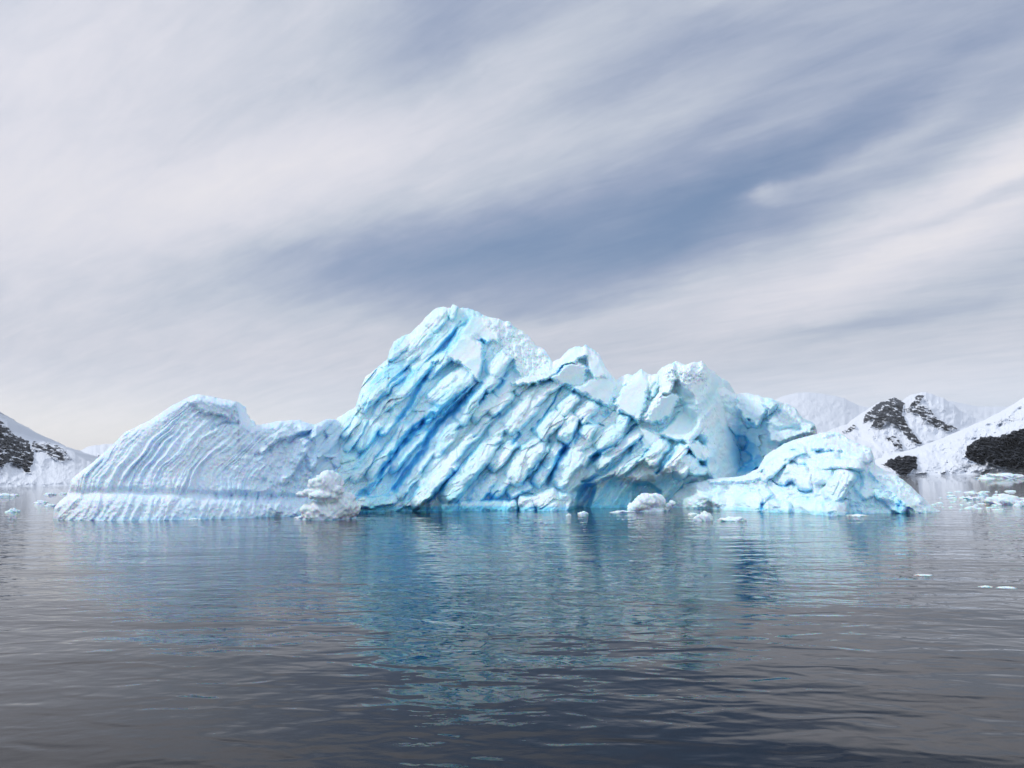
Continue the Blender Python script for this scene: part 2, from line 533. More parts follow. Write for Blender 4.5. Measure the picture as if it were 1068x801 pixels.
def flank_depth(u, v, top, foot):
    hpx = 510 - v + 0.01 * (u - 150)
    s = foot(u) - v
    D = 46.0 + 0.0 * u
    D = D + np.interp(u, [55, 75, 100, 130, 180, 250, 330, 372], [2.6, 1.2, 0.1, -0.6, -0.7, 0.4, 2.6, 11.0])
    D = D + 0.036 * s * np.interp(u, [55, 130, 250, 372], [0.7, 1.0, 0.9, 0.75])
    c = u - G_RIB(hpx) + 6.0 * vnoise(u / 40, v / 40, 2) + 1.6 * vnoise(u / 12, v / 12, 3)
    c = c + 5 * vnoise(c / 22, v / 200, 4)
    fade = sstep(u, 300, 225)
    big = vnoise(c / 9.5, v / 160, 11)
    rib = (1 - np.abs(big) * 2.4) * (0.17 + .30 * vnoise(c / 26, v / 45, 17)) * np.interp(u, [55, 150, 210, 260, 330], [1, 1, .7, .22, .1])
    fine = (1 - 2 * np.abs(vnoise(c / 3.7, v / 40, 12))) * (0.08 + .08 * vnoise(c / 12, v / 30, 18)) * np.interp(u, [55, 200, 300, 372], [.8, 1, 1.0, .7])
    # the old waterline: a notch with a rounded toe beneath it
    vn = np.interp(u, [55, 75, 130, 200, 270, 330], [519, 514, 513, 515.5, 518, 520]) + 2.6 * vnoise(u / 16, v * 0, 13) + 1.2 * vnoise(u / 5, v * 0, 16)
    notch = np.exp(-((v - vn) / 4.2) ** 2) * np.interp(u, [55, 70, 200, 285, 320], [.3, .4, .35, .5, 0])
    toe = sstep(v, vn - 4, vn + 12) * (1 - 0.35 * sstep(v, vn + 12, vn + 26)) * np.interp(u, [55, 250, 320], [.32, .2, .1])
    ut = u + 0.55 * (v - vn) + 6 * vnoise(u / 24, v / 30, 19)
    toe_r = ((1 - 2.2 * np.abs(vnoise(ut / 11.0, v / 60, 14))) * 0.18 + .09 * vnoise(ut / 4, v / 20, 20)) * sstep(v, vn, vn + 6) * np.interp(u, [55, 150, 330], [1, .7, .4])
    up = sstep(v, vn + 3, vn - 4)
    hgt = (rib + fine) * (0.25 + 0.75 * up) - notch + toe + toe_r
    # upper cap that juts out, and its hollow
    hgt = facets(u, v, [([(196, 418), (206, 412), (247, 419), (243, 430), (238, 434), (215, 432)], 0.75, 0.05, -0.15)], hgt)
    hgt, crack_glow = grooves(u, v, [([(222, 446), (236, 440), (246, 443)], 2.2, 0.6), ([(268, 476), (276, 473), (281, 470)], 1.8, 0.5),
                               ([(226, 521), (226, 515)], 1.6, .5), ([(256, 522), (257, 514)], 1.6, .5), ([(267, 524), (269, 514)], 1.8, .5),
                               ([(241, 522), (242, 515)], 1.2, .4), ([(280, 524), (282, 517)], 1.4, .4), ([(302, 462), (310, 455), (322, 452)], 2.5, 0.9)], hgt)
    rough = fbm(u / 13, v / 13, 21, 5, 0.5) * 0.20 * (1 - fade) + fbm(u / 4, v / 4, 22, 3) * 0.06 + fbm(u / 22, v / 22, 24, 3) * .25 * sstep(u, 200, 280)
    lump = blobs(u, v, [(284, 458, 9, 5, 40, .7), (276, 466, 8, 4, 40, .5), (296, 452, 8, 6, 20, .6), (335, 445, 18, 5, 45, 1.0), (350, 442, 16, 5, 50, 1.0),
                        (318, 446, 9, 4, 20, .4), (310, 470, 16, 9, 60, .5), (330, 476, 14, 6, 55, .7), (300, 490, 14, 7, 50, .4),
                        (345, 460, 20, 6, 52, 1.1), (334, 474, 5, 2.5, 50, 1.3), (345, 475, 7, 2.5, 0, 1.3), (360, 470, 20, 7, 55, 1.0), (350, 500, 20, 9, 45, 1.0)], np.zeros(u.shape))
    hgt = hgt + lump + rough
    hgt = hgt + (1 - fade) * (.14 * chisel(u * .7 - v * .7, -v * .7 - u * .7, 30, 18, 7) + .06 * chisel(u * .7 - v * .7, -v * .7 - u * .7, 31, 7, 4))
    blue = 0.30 + 0.22 * vnoise(c / 7, v / 90, 15) + 0.5 * crack_glow + 0.12 * sstep(u, 130, 240) + 0.16 * sstep(u, 285, 330)  # includes scattered-light blue painted along the grooves
    blue = blue - 0.22 * sstep(u, 115, 70)
    return D - hgt, blue


ice_sheet('ribbed_flank', berg, ICE_RIB, 55, 385, W_TOP, W_FOOT, flank_depth, rows=230, top_rough=0.55, roll_w=7, roll_d=1.4, thick=7, seed=100)

# ---- the main massif of tilted slabs
M_TOP = line([(318, 530), (330, 470), (345, 446), (352, 436), (360, 431), (371, 424), (374, 414), (377, 403), (381, 393), (387, 389), (396, 381), (404, 375), (406, 366),
              (411, 356), (419, 351), (428, 347), (438, 338), (444, 331), (450, 325), (456, 321), (462, 320), (470, 321), (472, 317), (475, 317.5), (479, 321), (489, 321), (495, 324), (510, 331),
              (520, 332.5), (525, 335), (531, 335), (538, 342), (552, 350), (559, 361), (568, 364), (572, 370), (576, 377.5), (585, 373), (594, 364), (601, 361.5),
              (608, 361), (610, 358.5), (613, 361), (624, 368), (631, 382), (638, 391), (643, 397), (649, 392), (655, 390), (660, 391), (669, 385), (675, 390),
              (688, 390), (691, 383), (697, 380), (705, 377), (715, 380), (724, 378), (732, 377), (739, 384), (753, 394), (760, 399), (766, 408), (775, 425), (784, 452), (792, 485), (800, 510)])
M_FOOT = line([(318, 536), (372, 531.5), (420, 530.5), (600, 531), (700, 530.5), (760, 531), (800, 532)])
SLABS = [
    # crest and upper left
    (395, 404, 30, 10, 42, 1.2, .5), (382, 413, 12, 8, 50, .9), (420, 377, 32, 8, 39, 1.0, .5), (414, 362, 14, 8, 40, .7), (430, 396, 30, 8, 45, 1.3, .5), (441, 373, 18, 6, 45, .8, .4),
    (405, 418, 22, 5, 50, 1.0, .4), (416, 410, 24, 4, 48, .9, .3), (456, 352, 32, 9, 43, .9, .5), (437, 354, 18, 7, 40, .7, .4), (456, 331, 15, 10, 52, .8, .4), (473, 326, 10, 3.2, 72, 1.0, .2),
    (474, 359, 27, 6.5, 53, 1.7, .6), (462, 375, 24, 5, 50, .9, .4), (445, 384, 26, 4, 48, 1.1, .3),
    (471, 403, 29, 12.5, 40, 2.3, .55), (455, 424, 20, 6, 45, 1.3, .4), (478, 412, 26, 4.5, 44, 1.3, .3),
    (501, 407, 34, 7, 47, 2.0, .5), (520, 379, 17, 9, 48, 2.3, .5), (513, 400, 10, 6, 45, 1.6, .4), (485, 429, 15, 8, 55, 1.5, .4),
    (528, 404, 14, 7, 35, 1.0, .3), (545, 402, 12, 6, 35, .9, .3), (505, 424, 18, 7, 45, 1.2, .3), (522, 420, 16, 7, 42, 1.5, .4),
    # middle
    (564, 406, 26, 10, 36, 1.6, .4), (541, 433, 22, 12, 42, 1.9, .5), (554, 420, 20, 8, 40, 1.9, .4), (572, 442, 18, 10, 42, 2.0, .6), (592, 446, 17, 9, 66, 1.9, .4), (592, 421, 14, 8, 45, 1.6, .4), (612, 428, 13, 9, 45, 1.7, .4),
    (613, 448, 11, 8, 60, 1.8, .4), (634, 458, 18, 11, 42, 2.3, .5), (648, 443, 11, 7, 60, 1.8, .4), (605, 462, 12, 9, 40, 1.3, .3),
    (645, 467, 32, 6.5, 38, 1.7, .4), (663, 477, 30, 7, 39, 1.1, .4), (640, 487, 26, 6, 36, .6, .3), (684, 472, 17, 9, 52, 1.7, .5), (678, 456, 10, 6, 40, 1.0),
    (714, 485, 16, 11, 25, 2.7, .5), (703, 478, 20, 8, 52, 2.4, .5), (726, 490, 11, 6, 0, 2.5, .3), (722, 450, 13, 7, 52, 2.4, .5),
    (548, 480, 30, 13, 52, 2.5, .7), (524, 474, 20, 8, 48, 1.8, .5), (510, 461, 14, 7, 45, 1.2, .4), (487, 493, 40, 11, 49, 2.2, .7), (475, 474, 26, 6, 50, 1.4, .4), (505, 476, 20, 6, 48, 1.6, .4), (463, 462, 20, 6, 50, .9, .4),
    (571, 484, 26, 7.5, 58, 1.7, .6), (592, 487, 24, 11, 54, 1.9, .6), (610, 474, 16, 8, 45, 1.2, .4), (525, 500, 22, 9, 50, 1.3, .5), (504, 508, 20, 8, 50, 1.2, .5), (540, 508, 14, 9, 30, 1.2),
    (571, 525, 15, 15, 25, 2.9, .4), (550, 529, 10, 12, 0, 2.4, .2), (512, 531, 16, 10, 0, 1.9, .1), (490, 531, 14, 10, 0, 1.8, .1), (530, 531, 10, 10, 0, 1.9, .1), (587, 527, 13, 9, 80, 2.2, .3), (470, 533, 12, 9, 0, 1.4, .1),
    # lower left slabs
    (405, 470, 38, 6.5, 54, 1.7, .5), (425, 469, 30, 6, 49, 1.6, .5), (371, 453, 20, 5, 58, 1.0, .4), (387, 449, 26, 8, 55, 1.1, .4), (380, 481, 24, 8, 52, 1.0, .4), (395, 495, 22, 5, 54, .9, .3),
    (365, 445, 14, 5, 50, .9, .3), (352, 452, 20, 5, 52, .8, .3), (358, 490, 20, 10, 50, .6, .3), (425, 505, 18, 5, 50, .8, .4), (436, 487, 26, 5, 50, .9, .4), (449, 490, 22, 6, 48, .8, .3), (452, 504, 35, 8.5, 46, 2.1, .6),
    (405, 440, 16, 7, 50, 1.0, .4), (440, 432, 18, 5, 50, .8, .3), (468, 450, 16, 6, 55, .8, .3), (520, 446, 14, 7, 50, 1.1, .3), (500, 447, 16, 6, 50, 1.0, .3),
    (400, 522, 14, 6, 10, .9, .1), (378, 524, 16, 7, 0, .9, .1), (430, 525, 10, 4, 0, .9, .1),
]
CREVICES = [
    ([(372, 519), (392, 504), (402, 484), (413, 469), (425, 453), (438, 442), (452, 432)], 3.0, 1.9),
    ([(411, 510), (422, 495), (432, 481), (440, 471), (447, 456), (458, 442), (470, 429), (482, 420), (497, 404), (502, 399)], 2.6, 1.9),
    ([(414, 438), (418, 434), (424, 427), (432, 412), (442, 395), (452, 380)], 2.6, 1.6),
    ([(446, 524), (461, 506), (472, 492)], 2.4, 1.7), ([(424, 412), (444, 391)], 1.2, 0.9), ([(463, 428), (475, 417), (487, 405)], 1.2, 1.0),
    ([(390, 424), (400, 410), (412, 396), (424, 384)], 1.6, 1.0), ([(380, 423), (386, 421)], 3.6, 1.2), ([(455, 368), (470, 350), (480, 336)], 1.4, .8), ([(467, 325), (469, 333)], 1.4, .7),
    ([(545, 503), (557, 487), (566, 474), (573, 462)], 2.4, 1.9), ([(571, 506), (578, 488), (582, 475), (588, 467)], 2.4, 1.9), ([(583, 472), (587, 469)], 3.6, 1.5),
    ([(556, 448), (571, 430), (577, 419), (584, 405)], 1.8, 1.3), ([(541, 452), (536, 462)], 2.4, 1.4), ([(494, 455), (508, 442), (520, 432)], 1.6, 1.0),
    ([(600, 462), (604, 446), (607, 436)], 1.8, 1.1), ([(607, 503), (627, 496), (645, 481), (661, 464), (668, 456)], 2.4, 1.8), ([(616, 478), (642, 463), (657, 449), (664, 443)], 2.0, 1.5),
    ([(685, 493), (696, 479), (708, 464)], 2.2, 1.6), ([(652, 497), (664, 485), (676, 470)], 1.5, 1.0), ([(630, 435), (634, 431)], 3.2, 1.4), ([(612, 442), (630, 443)], 1.3, .8),
    ([(612, 488), (620, 480), (626, 474)], 1.8, 1.0), ([(510, 523), (519, 513)], 1.2, .8), ([(545, 514), (560, 516)], 1.2, .9), ([(505, 500), (518, 480)], 1.8, 1.0),
    ([(573, 396), (600, 409), (633, 425), (645, 429), (666, 442), (690, 455), (708, 462)], 1.2, .5),
    ([(498, 352), (505, 356)], 3.0, .7), ([(505, 378), (512, 370), (514, 365)], 2.6, .8), ([(518, 404), (524, 399)], 2.4, 1.1), ([(526, 392), (534, 384)], 1.6, .8),
    ([(716, 462), (719, 468), (724, 476)], 1.4, 1.0), ([(640, 421), (641, 416)], 1.6, .8), ([(683, 400), (676, 412), (673, 424)], 1.4, .6), ([(688, 448), (700, 440), (708, 430)], 2.0, .8), ([(705, 424), (722, 421)], 2.0, .6),
]


def massif_depth(u, v, top, foot):
    s = np.maximum(foot(u) - v, -12)
    rng = np.interp(u, [318, 350, 420, 600, 720, 800], [50.5, 52, 54.0, 54.0, 53.5, 57])
    lean = np.interp(u, [318, 420, 480, 560, 600, 650, 720, 800], [.045, .04, .040, .042, .034, .030, .022, .03])
    D = rng + lean * np.maximum(s, 0) + 0.00008 * s ** 2
    D = D + 0.9 * vnoise(u / 90, v / 70, 200) + 0.0042 * np.maximum(u - 733, 0) ** 2
    # slab grain: cells drawn out along the dip of the old layers
    dip = np.radians(np.interp(u, [330, 400, 480, 560, 640, 720, 790], [56, 52, 47, 50, 44, 56, 66]))
    cd, sd = np.cos(dip).mean(), np.sin(dip).mean()
    ph = 8.0 * vnoise(u / 70, v / 70, 210)
    cxx = np.cos(np.radians(49)); sxx = np.sin(np.radians(49))
    l = u * cxx - v * sxx + ph; q = -(u * sxx + v * cxx) + ph * 0.8 + 5 * vnoise(u / 30, v / 30, 211)
    e1, a1, b1, ox, oy = cells(l / 42, q / 12.5, 220)
    e2, a2, b2, ox2, oy2 = cells(l / 17, q / 6.0, 230)
    plates = 0.9 * (a1 - 0.5) + (b1 - 0.75) * oy * 0.9 + 0.22 * np.minimum(e1 * 3, 1)
    small = 0.30 * (a2 - 0.5) + (b2 - 0.6) * oy2 * 0.35 + 0.10 * np.minimum(e2 * 4, 1)
    grain = np.ones(u.shape)
    # smooth snowfields upper right keep little grain
    for pts, k in (([(500, 335), (535, 340), (575, 376), (560, 392), (530, 396), (525, 360)], .45), ([(575, 392), (612, 358), (640, 395), (690, 378), (735, 378), (800, 470), (740, 500), (720, 440), (668, 440), (640, 425)], .12)):
        w = sstep(poly_in(u, v, pts), -4, 8)
        grain = grain * (1 - w) + k * w
    hgt = plates * grain * 0.30
    hgt = blobs(u, v, SLABS, hgt)
    smooth_zone = np.zeros(u.shape)
    FAC = [
        ([(479, 350), (493, 329), (520, 333), (519, 357), (503, 356)], 0.9, -.15, .25),
        ([(464, 373), (481, 350), (489, 351), (503, 358), (504, 374), (498, 397), (480, 379)], 2.0, -.05, .15),
        ([(520, 334), (537, 342), (553, 352), (560, 364), (572, 372), (574, 378), (556, 390), (540, 393), (536, 376), (524, 362)], .1, -.22, .22),
        ([(532, 399), (560, 386), (590, 366), (610, 360), (622, 368), (600, 378), (588, 382), (574, 394), (553, 402)], 1.9, .25, .75),
        ([(573, 394), (590, 382), (604, 378), (612, 384), (611, 398), (597, 406)], 1.7, -.50, -.55),
        ([(612, 362), (624, 369), (638, 392), (622, 397), (613, 386)], 1.1, -.28, .15),
        ([(598, 406), (612, 398), (630, 391), (636, 393), (643, 400), (640, 412), (636, 424), (618, 416)], 0.9, -.40, .10),
        ([(641, 422), (651, 401), (669, 386), (676, 397), (675, 419), (666, 440), (645, 428)], 1.5, -.12, .22),
        ([(676, 392), (689, 391), (688, 402), (678, 416), (675, 400)], .9, -.2, .1),
        ([(667, 440), (688, 408), (691, 384), (702, 380), (704, 396), (700, 408), (692, 412), (680, 430)], 2.2, .75, .35),
        ([(671, 439), (690, 414), (700, 409), (709, 415), (700, 430), (690, 441)], 1.9, -.45, -.5),
        ([(686, 453), (700, 440), (722, 422), (728, 440), (716, 458), (706, 460)], .7, .0, .45),
        ([(666, 443), (684, 450), (692, 455), (682, 468), (670, 462)], .6, 0, -.2),
        ([(715, 461), (728, 460), (741, 474), (736, 480), (724, 481)], 2.1, -.15, -.25),
    ]
    hgt = facets(u, v, FAC, hgt)
    for pts, *_ in FAC:
        smooth_zone = np.maximum(smooth_zone, sstep(poly_in(u, v, pts), -1, 2))
    # the tower on the right: a tall rounded buttress turning away to the right
    tw = sstep(poly_in(u, v, [(700, 384), (735, 378), (800, 470), (800, 520), (745, 505), (735, 470), (727, 440), (714, 410)]) + 5 * vnoise(u / 12, v / 12, 243), -9, 9)
    tow = 1.9 - ((u - 712) / 34.0) ** 2 * 0.8 * (u > 712) + 0.010 * (v - 400) + 0.24 * ridged((u - 0.35 * v) / 15, v / 55, 240, 4, .6) + .45 * chisel(v * .9 - u * .35, u * .9 + v * .35, 245, 30, 9) + .45 * vnoise((u - 0.2 * v) / 22, v / 40, 241) + .18 * fbm(u / 12, v / 12, 242, 3, .5)
    hgt = hgt * (1 - tw) + tow * tw
    crust = sstep(poly_in(u, v, [(690, 384), (735, 376), (742, 392), (722, 402), (702, 404), (694, 398)]), -3, 4)
    hgt = hgt + crust * (0.30 * ridged(u / 6, v / 5, 250, 3) - .1)
    hgt, crack_glow = grooves(u, v, CREVICES, hgt)
    # undercut at the waterline with two dark hollows
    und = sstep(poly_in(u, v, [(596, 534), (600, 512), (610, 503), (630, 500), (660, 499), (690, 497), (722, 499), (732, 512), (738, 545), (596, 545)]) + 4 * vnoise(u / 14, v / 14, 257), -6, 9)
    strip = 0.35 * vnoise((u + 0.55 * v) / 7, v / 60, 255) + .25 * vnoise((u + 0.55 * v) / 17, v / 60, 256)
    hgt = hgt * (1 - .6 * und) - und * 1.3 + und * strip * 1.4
    for pts, k in (([(596, 540), (603, 512), (611, 504), (622, 505), (620, 515), (611, 540)], 1.9), ([(657, 524), (663, 503), (676, 503), (690, 512), (684, 540), (658, 540)], 1.3), ([(702, 532), (705, 514), (718, 508), (730, 520), (732, 545), (703, 545)], .5), ([(428, 534), (438, 523), (447, 521), (449, 540), (428, 540)], .35)):
        hgt = hgt - k * sstep(poly_in(u, v, pts), -1.5, 4)
    peak = sstep(poly_in(u, v, [(500, 330), (530, 332), (580, 372), (572, 392), (540, 396), (520, 356)]), -4, 6)
    hgt = hgt + peak * (.17 * ridged(u / 12, v / 10, 280, 4, .6) + .2 * fbm(u / 5, v / 5, 281, 3))
    rgh = 1 - 0.75 * smooth_zone
    hgt = hgt + small * np.sqrt(grain) * rgh * 0.10 + fbm(u / 6, v / 6, 260, 4, .5) * 0.07 * rgh + fbm(l / 16, q / 5, 262, 3) * 0.09 * rgh
    ch = .50 * chisel(l, q, 290, 28, 10) + .20 * chisel(l + 3 * vnoise(u / 5, v / 5, 291), q + 2 * vnoise(u / 5, v / 5, 292), 293, 11, 4.6)
    hgt = hgt + ch * rgh * np.sqrt(grain)
    # streaky snow crust on the sunny slabs
    hgt = hgt + (0.075 * ridged(l / 30, q / 2.5, 264, 2) * np.clip(.6 + 1.2 * vnoise(u / 25, v / 25, 265), 0, 1.2) + .03 * ridged(l / 9, q / 2.6, 266, 3)) * rgh * np.sqrt(grain)
    # scattered light painted blue into cracks, walls and undercut; broad bands of bubble-free ice
    band = vnoise(q / 14, l / 130, 270) + 0.5 * vnoise(q / 6, l / 60, 271)
    wside = np.interp(u, [330, 400, 500, 560, 700, 800], [.14, .22, .08, -.02, -.05, .05])
    blue = 0.26 + wside + 0.30 * band + 0.44 * crack_glow + 0.25 * (b1 - .5) * (1 - smooth_zone) + 0.62 * und
    blue = blue + 0.34 * wall_glow(hgt, u, v) * np.sqrt(grain) * (1 - .7 * crust) + 0.3 * sstep(v, foot(u) - 5, foot(u) - 1)
    blue = blue - 0.10 * smooth_zone - 0.02 * tw - .25 * crust
    for pts, k in (([(455, 420), (470, 400), (500, 398), (480, 430), (440, 470), (420, 460)], .18), ([(380, 400), (420, 372), (440, 390), (400, 425)], .12), ([(479, 350), (493, 335), (505, 340), (508, 357)], .18)):
        blue = blue + k * sstep(poly_in(u, v, pts), -4, 6)
    return D - hgt, blue


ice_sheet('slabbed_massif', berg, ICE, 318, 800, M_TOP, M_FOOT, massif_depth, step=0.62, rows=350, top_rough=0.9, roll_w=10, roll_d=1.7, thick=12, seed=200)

# ---- block behind, with the blue hollow
R_TOP = line([(712, 470), (735, 425), (748, 404), (756, 404), (766, 411), (777, 410), (790, 412), (796, 414), (802, 415), (812, 418), (820, 420.5), (830, 426), (837, 436), (845, 439), (850, 443), (852, 449)])
R_FOOT = line([(712, 529), (852, 529)])


def rear_depth(u, v, top, foot):
    s = foot(u) - v
    D = np.interp(u, [712, 735, 752, 772, 800, 852], [54.2, 55.0, 57.0, 58.5, 57.0, 56.5]) + 0.02 * s
    hgt = 0.9 * vnoise(u / 40, v / 40, 300) + 0.35 * fbm(u / 18, v / 18, 301, 4)
    bowl = np.exp(-(((u - 774) / 22) ** 2 + ((v - 474) / 30) ** 2))
    hgt = hgt - 3.4 * bowl
    e, a, b, ox, oy = cells((u * .8 + v * .6) / 16, (v * .8 - u * .6) / 11, 305)
    hgt = hgt + bowl * (1.0 * (a - .5) + .6 * (b - .5) * ox) * 1.9
    hgt = facets(u, v, [([(800, 440), (818, 424), (830, 426), (838, 438), (850, 443), (846, 452), (820, 460), (802, 462)], 1.5, .22, .1),
                        ([(770, 412), (796, 415), (800, 428), (790, 446), (776, 436), (768, 424)], .8, -.1, .25),
                        ([(796, 420), (804, 416), (812, 420), (802, 432)], 1.8, .3, .2)], hgt)
    hgt, crack_glow = grooves(u, v, [([(813, 448), (822, 446), (834, 447)], 2.8, 1.0), ([(800, 436), (810, 426), (818, 421)], 1.3, .7), ([(813, 464), (826, 459)], 1.5, .7),
                               ([(756, 484), (768, 490), (782, 487), (792, 478)], 3.5, 1.3), ([(768, 466), (772, 474)], 2.0, .8), ([(772, 446), (780, 448)], 3, .7)], hgt)
    hgt = hgt + fbm(u / 5, v / 5, 306, 4) * .08
    hgt = hgt + .3 * chisel(u * .7 + v * .7, v * .7 - u * .7, 308, 14, 8)
    blue = 0.24 + .3 * wall_glow(hgt, u, v) + .55 * bowl + .5 * crack_glow + .15 * vnoise(u / 14, v / 14, 307)  # deeper blue in the hollow; scattered light painted into grooves and walls
    return D - hgt, blue


ice_sheet('rear_block', berg, ICE_SNOW, 712, 852, R_TOP, R_FOOT, rear_depth, rows=190, top_rough=.6, roll_w=7, roll_d=1.2, thick=8, seed=300)

# ---- low shelf in front on the right, running out to a smooth tail
S_TOP = line([(690, 530), (697, 521), (708, 511), (722, 504), (740, 500), (750, 498.5), (770, 497), (782, 494), (793, 488), (803, 476), (812, 468), (822, 462), (832, 458.5), (841, 456), (852, 453), (866, 450.5), (872, 450), (880, 454), (886, 458), (899, 464),
              (908, 467), (911, 475), (913, 484), (918, 488), (935, 495.5), (949, 506), (957, 514), (962, 518.5), (970, 526), (976, 530.5), (984, 534.5)])
S_FOOT = line([(690, 530), (760, 530.5), (800, 532), (840, 534), (880, 536.5), (930, 537), (984, 536)])
S_LUMPS = [
    (781, 528, 15, 15, 10, 1.0, .2), (755, 529, 14, 14, 0, .7, .2), (813, 532, 13, 11, 0, 1.2, .1), (795, 515, 9, 8, 40, .6), (840, 533, 16, 13, 0, .6, .1), (800, 533, 10, 12, 0, .6), (892, 533, 12, 12, 0, .5), (730, 529, 14, 14, 0, .5, .1), (855, 533, 10, 9, 0, .9),
    (875, 505, 20, 12, 52, 1.7, .5), (871, 532, 15, 12, 0, 1.9, .2), (884, 484, 18, 6.5, -5, 1.5, .2), (862, 480, 9, 12, 90, .5), (896, 474, 14, 8, 0, .8), (854, 497, 8, 14, 90, .4), (810, 483, 22, 8, 40, .8, .5),
    (829, 470, 12, 6, 15, .5), (930, 520, 22, 9, -38, .5, .1), (905, 505, 14, 12, 30, .35),
]


def shelf_depth(u, v, top, foot):
    s = np.maximum(foot(u) - v, -12)
    D = np.interp(u, [690, 726, 760, 800, 850, 900, 960, 984], [55.0, 51.8, 50, 47.0, 43.2, 42.0, 42.0, 42.5]) + .042 * s + .00035 * np.maximum(s, 0) ** 2
    hgt = 0.5 * vnoise(u / 38, v / 30, 400) + 0.25 * fbm(u / 15, v / 15, 401, 4)
    hgt = blobs(u, v, [(a, b, c, d, e, 1.35 * f, *g) for a, b, c, d, e, f, *g in S_LUMPS], hgt)
    hgt = facets(u, v, [([(812, 500), (821, 484), (840, 487), (845, 495), (845, 510), (835, 509), (826, 501), (817, 506)], .6, -.1, -.1),
                        ([(908, 488), (925, 496), (945, 512), (962, 528), (950, 530), (930, 515), (910, 498)], .25, -.35, .5),
                        ([(738, 501), (760, 499), (783, 496), (795, 490), (797, 497), (786, 502), (760, 502), (740, 503)], .35, 0, .95),
                        ([(848, 458), (872, 452), (890, 462), (905, 470), (890, 474), (868, 470), (846, 468)], .1, -.1, .6)], hgt)
    hgt, crack_glow = grooves(u, v, [([(805, 503), (817, 508), (826, 503), (835, 513), (846, 512)], 1.5, 1.2), ([(820, 480), (830, 482), (840, 486)], 1.4, .8),
                               ([(848, 471), (858, 471.5), (870, 471)], 1.6, .8), ([(826, 469), (836, 471)], 1.8, .7), ([(846, 470), (847, 490), (847, 512)], 0.8, .18), ([(892, 515), (898, 505), (896, 492)], 3.0, .6),
                               ([(868, 516), (876, 504), (881, 494)], 1.0, .45), ([(875, 518), (882, 507), (886, 496)], 1.0, .45), ([(905, 508), (915, 510), (922, 508)], 2.5, .4), ([(795, 530), (798, 518), (792, 512)], 2.0, .8), ([(936, 536), (938, 528)], 1.5, .4), ([(945, 538), (947, 531)], 2.0, .5)], hgt)
    hgt = hgt + fbm(u / 5, v / 5, 406, 4) * .09 + .7 * sstep(u, 690, 720) * sstep(u, 760, 735) * np.exp(-((v - 522) / 9) ** 2)
    hgt = hgt + .42 * chisel(u * .8 + v * .6, v * .8 - u * .6, 408, 18, 9) + .12 * chisel(u * .8 + v * .6, v * .8 - u * .6, 409, 7, 4)
    teal = sstep(poly_in(u, v, [(886, 530), (892, 495), (905, 492), (930, 508), (950, 530), (950, 545), (886, 545)]), -4, 6)
    blue = 0.24 + .16 * vnoise(u / 30, v / 12, 411) + .3 * wall_glow(hgt, u, v) + .6 * crack_glow + .16 * vnoise(u / 16, v / 16, 407) + .26 * teal + .10 * sstep(v, 505, 525)  # glow of light in grooves and on steep walls is painted in
    return D - hgt, blue


ice_sheet('low_shelf', berg, ICE_SNOW, 690, 984, S_TOP, S_FOOT, shelf_depth, rows=200, top_rough=.55, roll_w=6, roll_d=1.0, thick=6, seed=400)

# ------------------------------------------------------------------ water
wm, n = new_mat('sea water')
g = n.node('ShaderNodeNewGeometry')
x, y, z = n.sep(g.outputs['Position'])
dist = n.m('SQRT', n.m('ADD', n.m('MULTIPLY', x, x), n.m('MULTIPLY', y, y)))
w1 = n.noise(n.xyz(n.m('MULTIPLY', x, 0.16), n.m('ADD', n.m('MULTIPLY', y, 0.42), n.m('MULTIPLY', x, 0.06)), 0.0), 1.0, 2.0, 0.5, 0.3)
w2 = n.noise(n.xyz(n.m('MULTIPLY', x, 1.45), n.m('ADD', n.m('MULTIPLY', y, 2.5), n.m('MULTIPLY', x, 0.25)), 4.0), 1.0, 1.2, 0.45, 0.6)
w3 = n.noise(n.xyz(n.m('MULTIPLY', x, 3.6), n.m('MULTIPLY', y, 4.6), 8.0), 1.0, 1.0, 0.5, 0.4)
w4 = n.noise(n.xyz(n.m('MULTIPLY', x, 9.0), n.m('MULTIPLY', y, 12.0), 2.0), 1.0, 2.0, 0.5, 0.2)
pat = n.smooth(n.noise(n.xyz(n.m('MULTIPLY', x, 0.07), n.m('MULTIPLY', y, 0.16), 6.0), 1.0, 3.0, 0.5), 0.42, 0.62, 0.15, 1.0)
w3 = n.m('ADD', w3, n.m('MULTIPLY', n.m('MULTIPLY', w4, pat), 0.45))
hh = n.m('ADD', n.m('MULTIPLY', w1, 0.07), n.m('ADD', n.m('MULTIPLY', w2, 0.017), n.m('MULTIPLY', w3, 0.0042)))
nor = bump(n, hh, 1.0, 1.0)
principled(n, Base_Color=(0.0015, 0.004, 0.008), Roughness=0.02, IOR=1.22, Normal=nor)
s = 11000.0
me = bpy.data.meshes.new('sea')
me.from_pydata([(-s, -300, 0), (s, -300, 0), (s, 16000, 0), (-s, 16000, 0)], [], [(0, 1, 2, 3)])
me.materials.append(wm)
sea = bpy.data.objects.new('sea', me)
scene.collection.objects.link(sea)
tag(sea, 'dark calm sea with soft ripples reflecting the ice', 'sea', kind='structure')


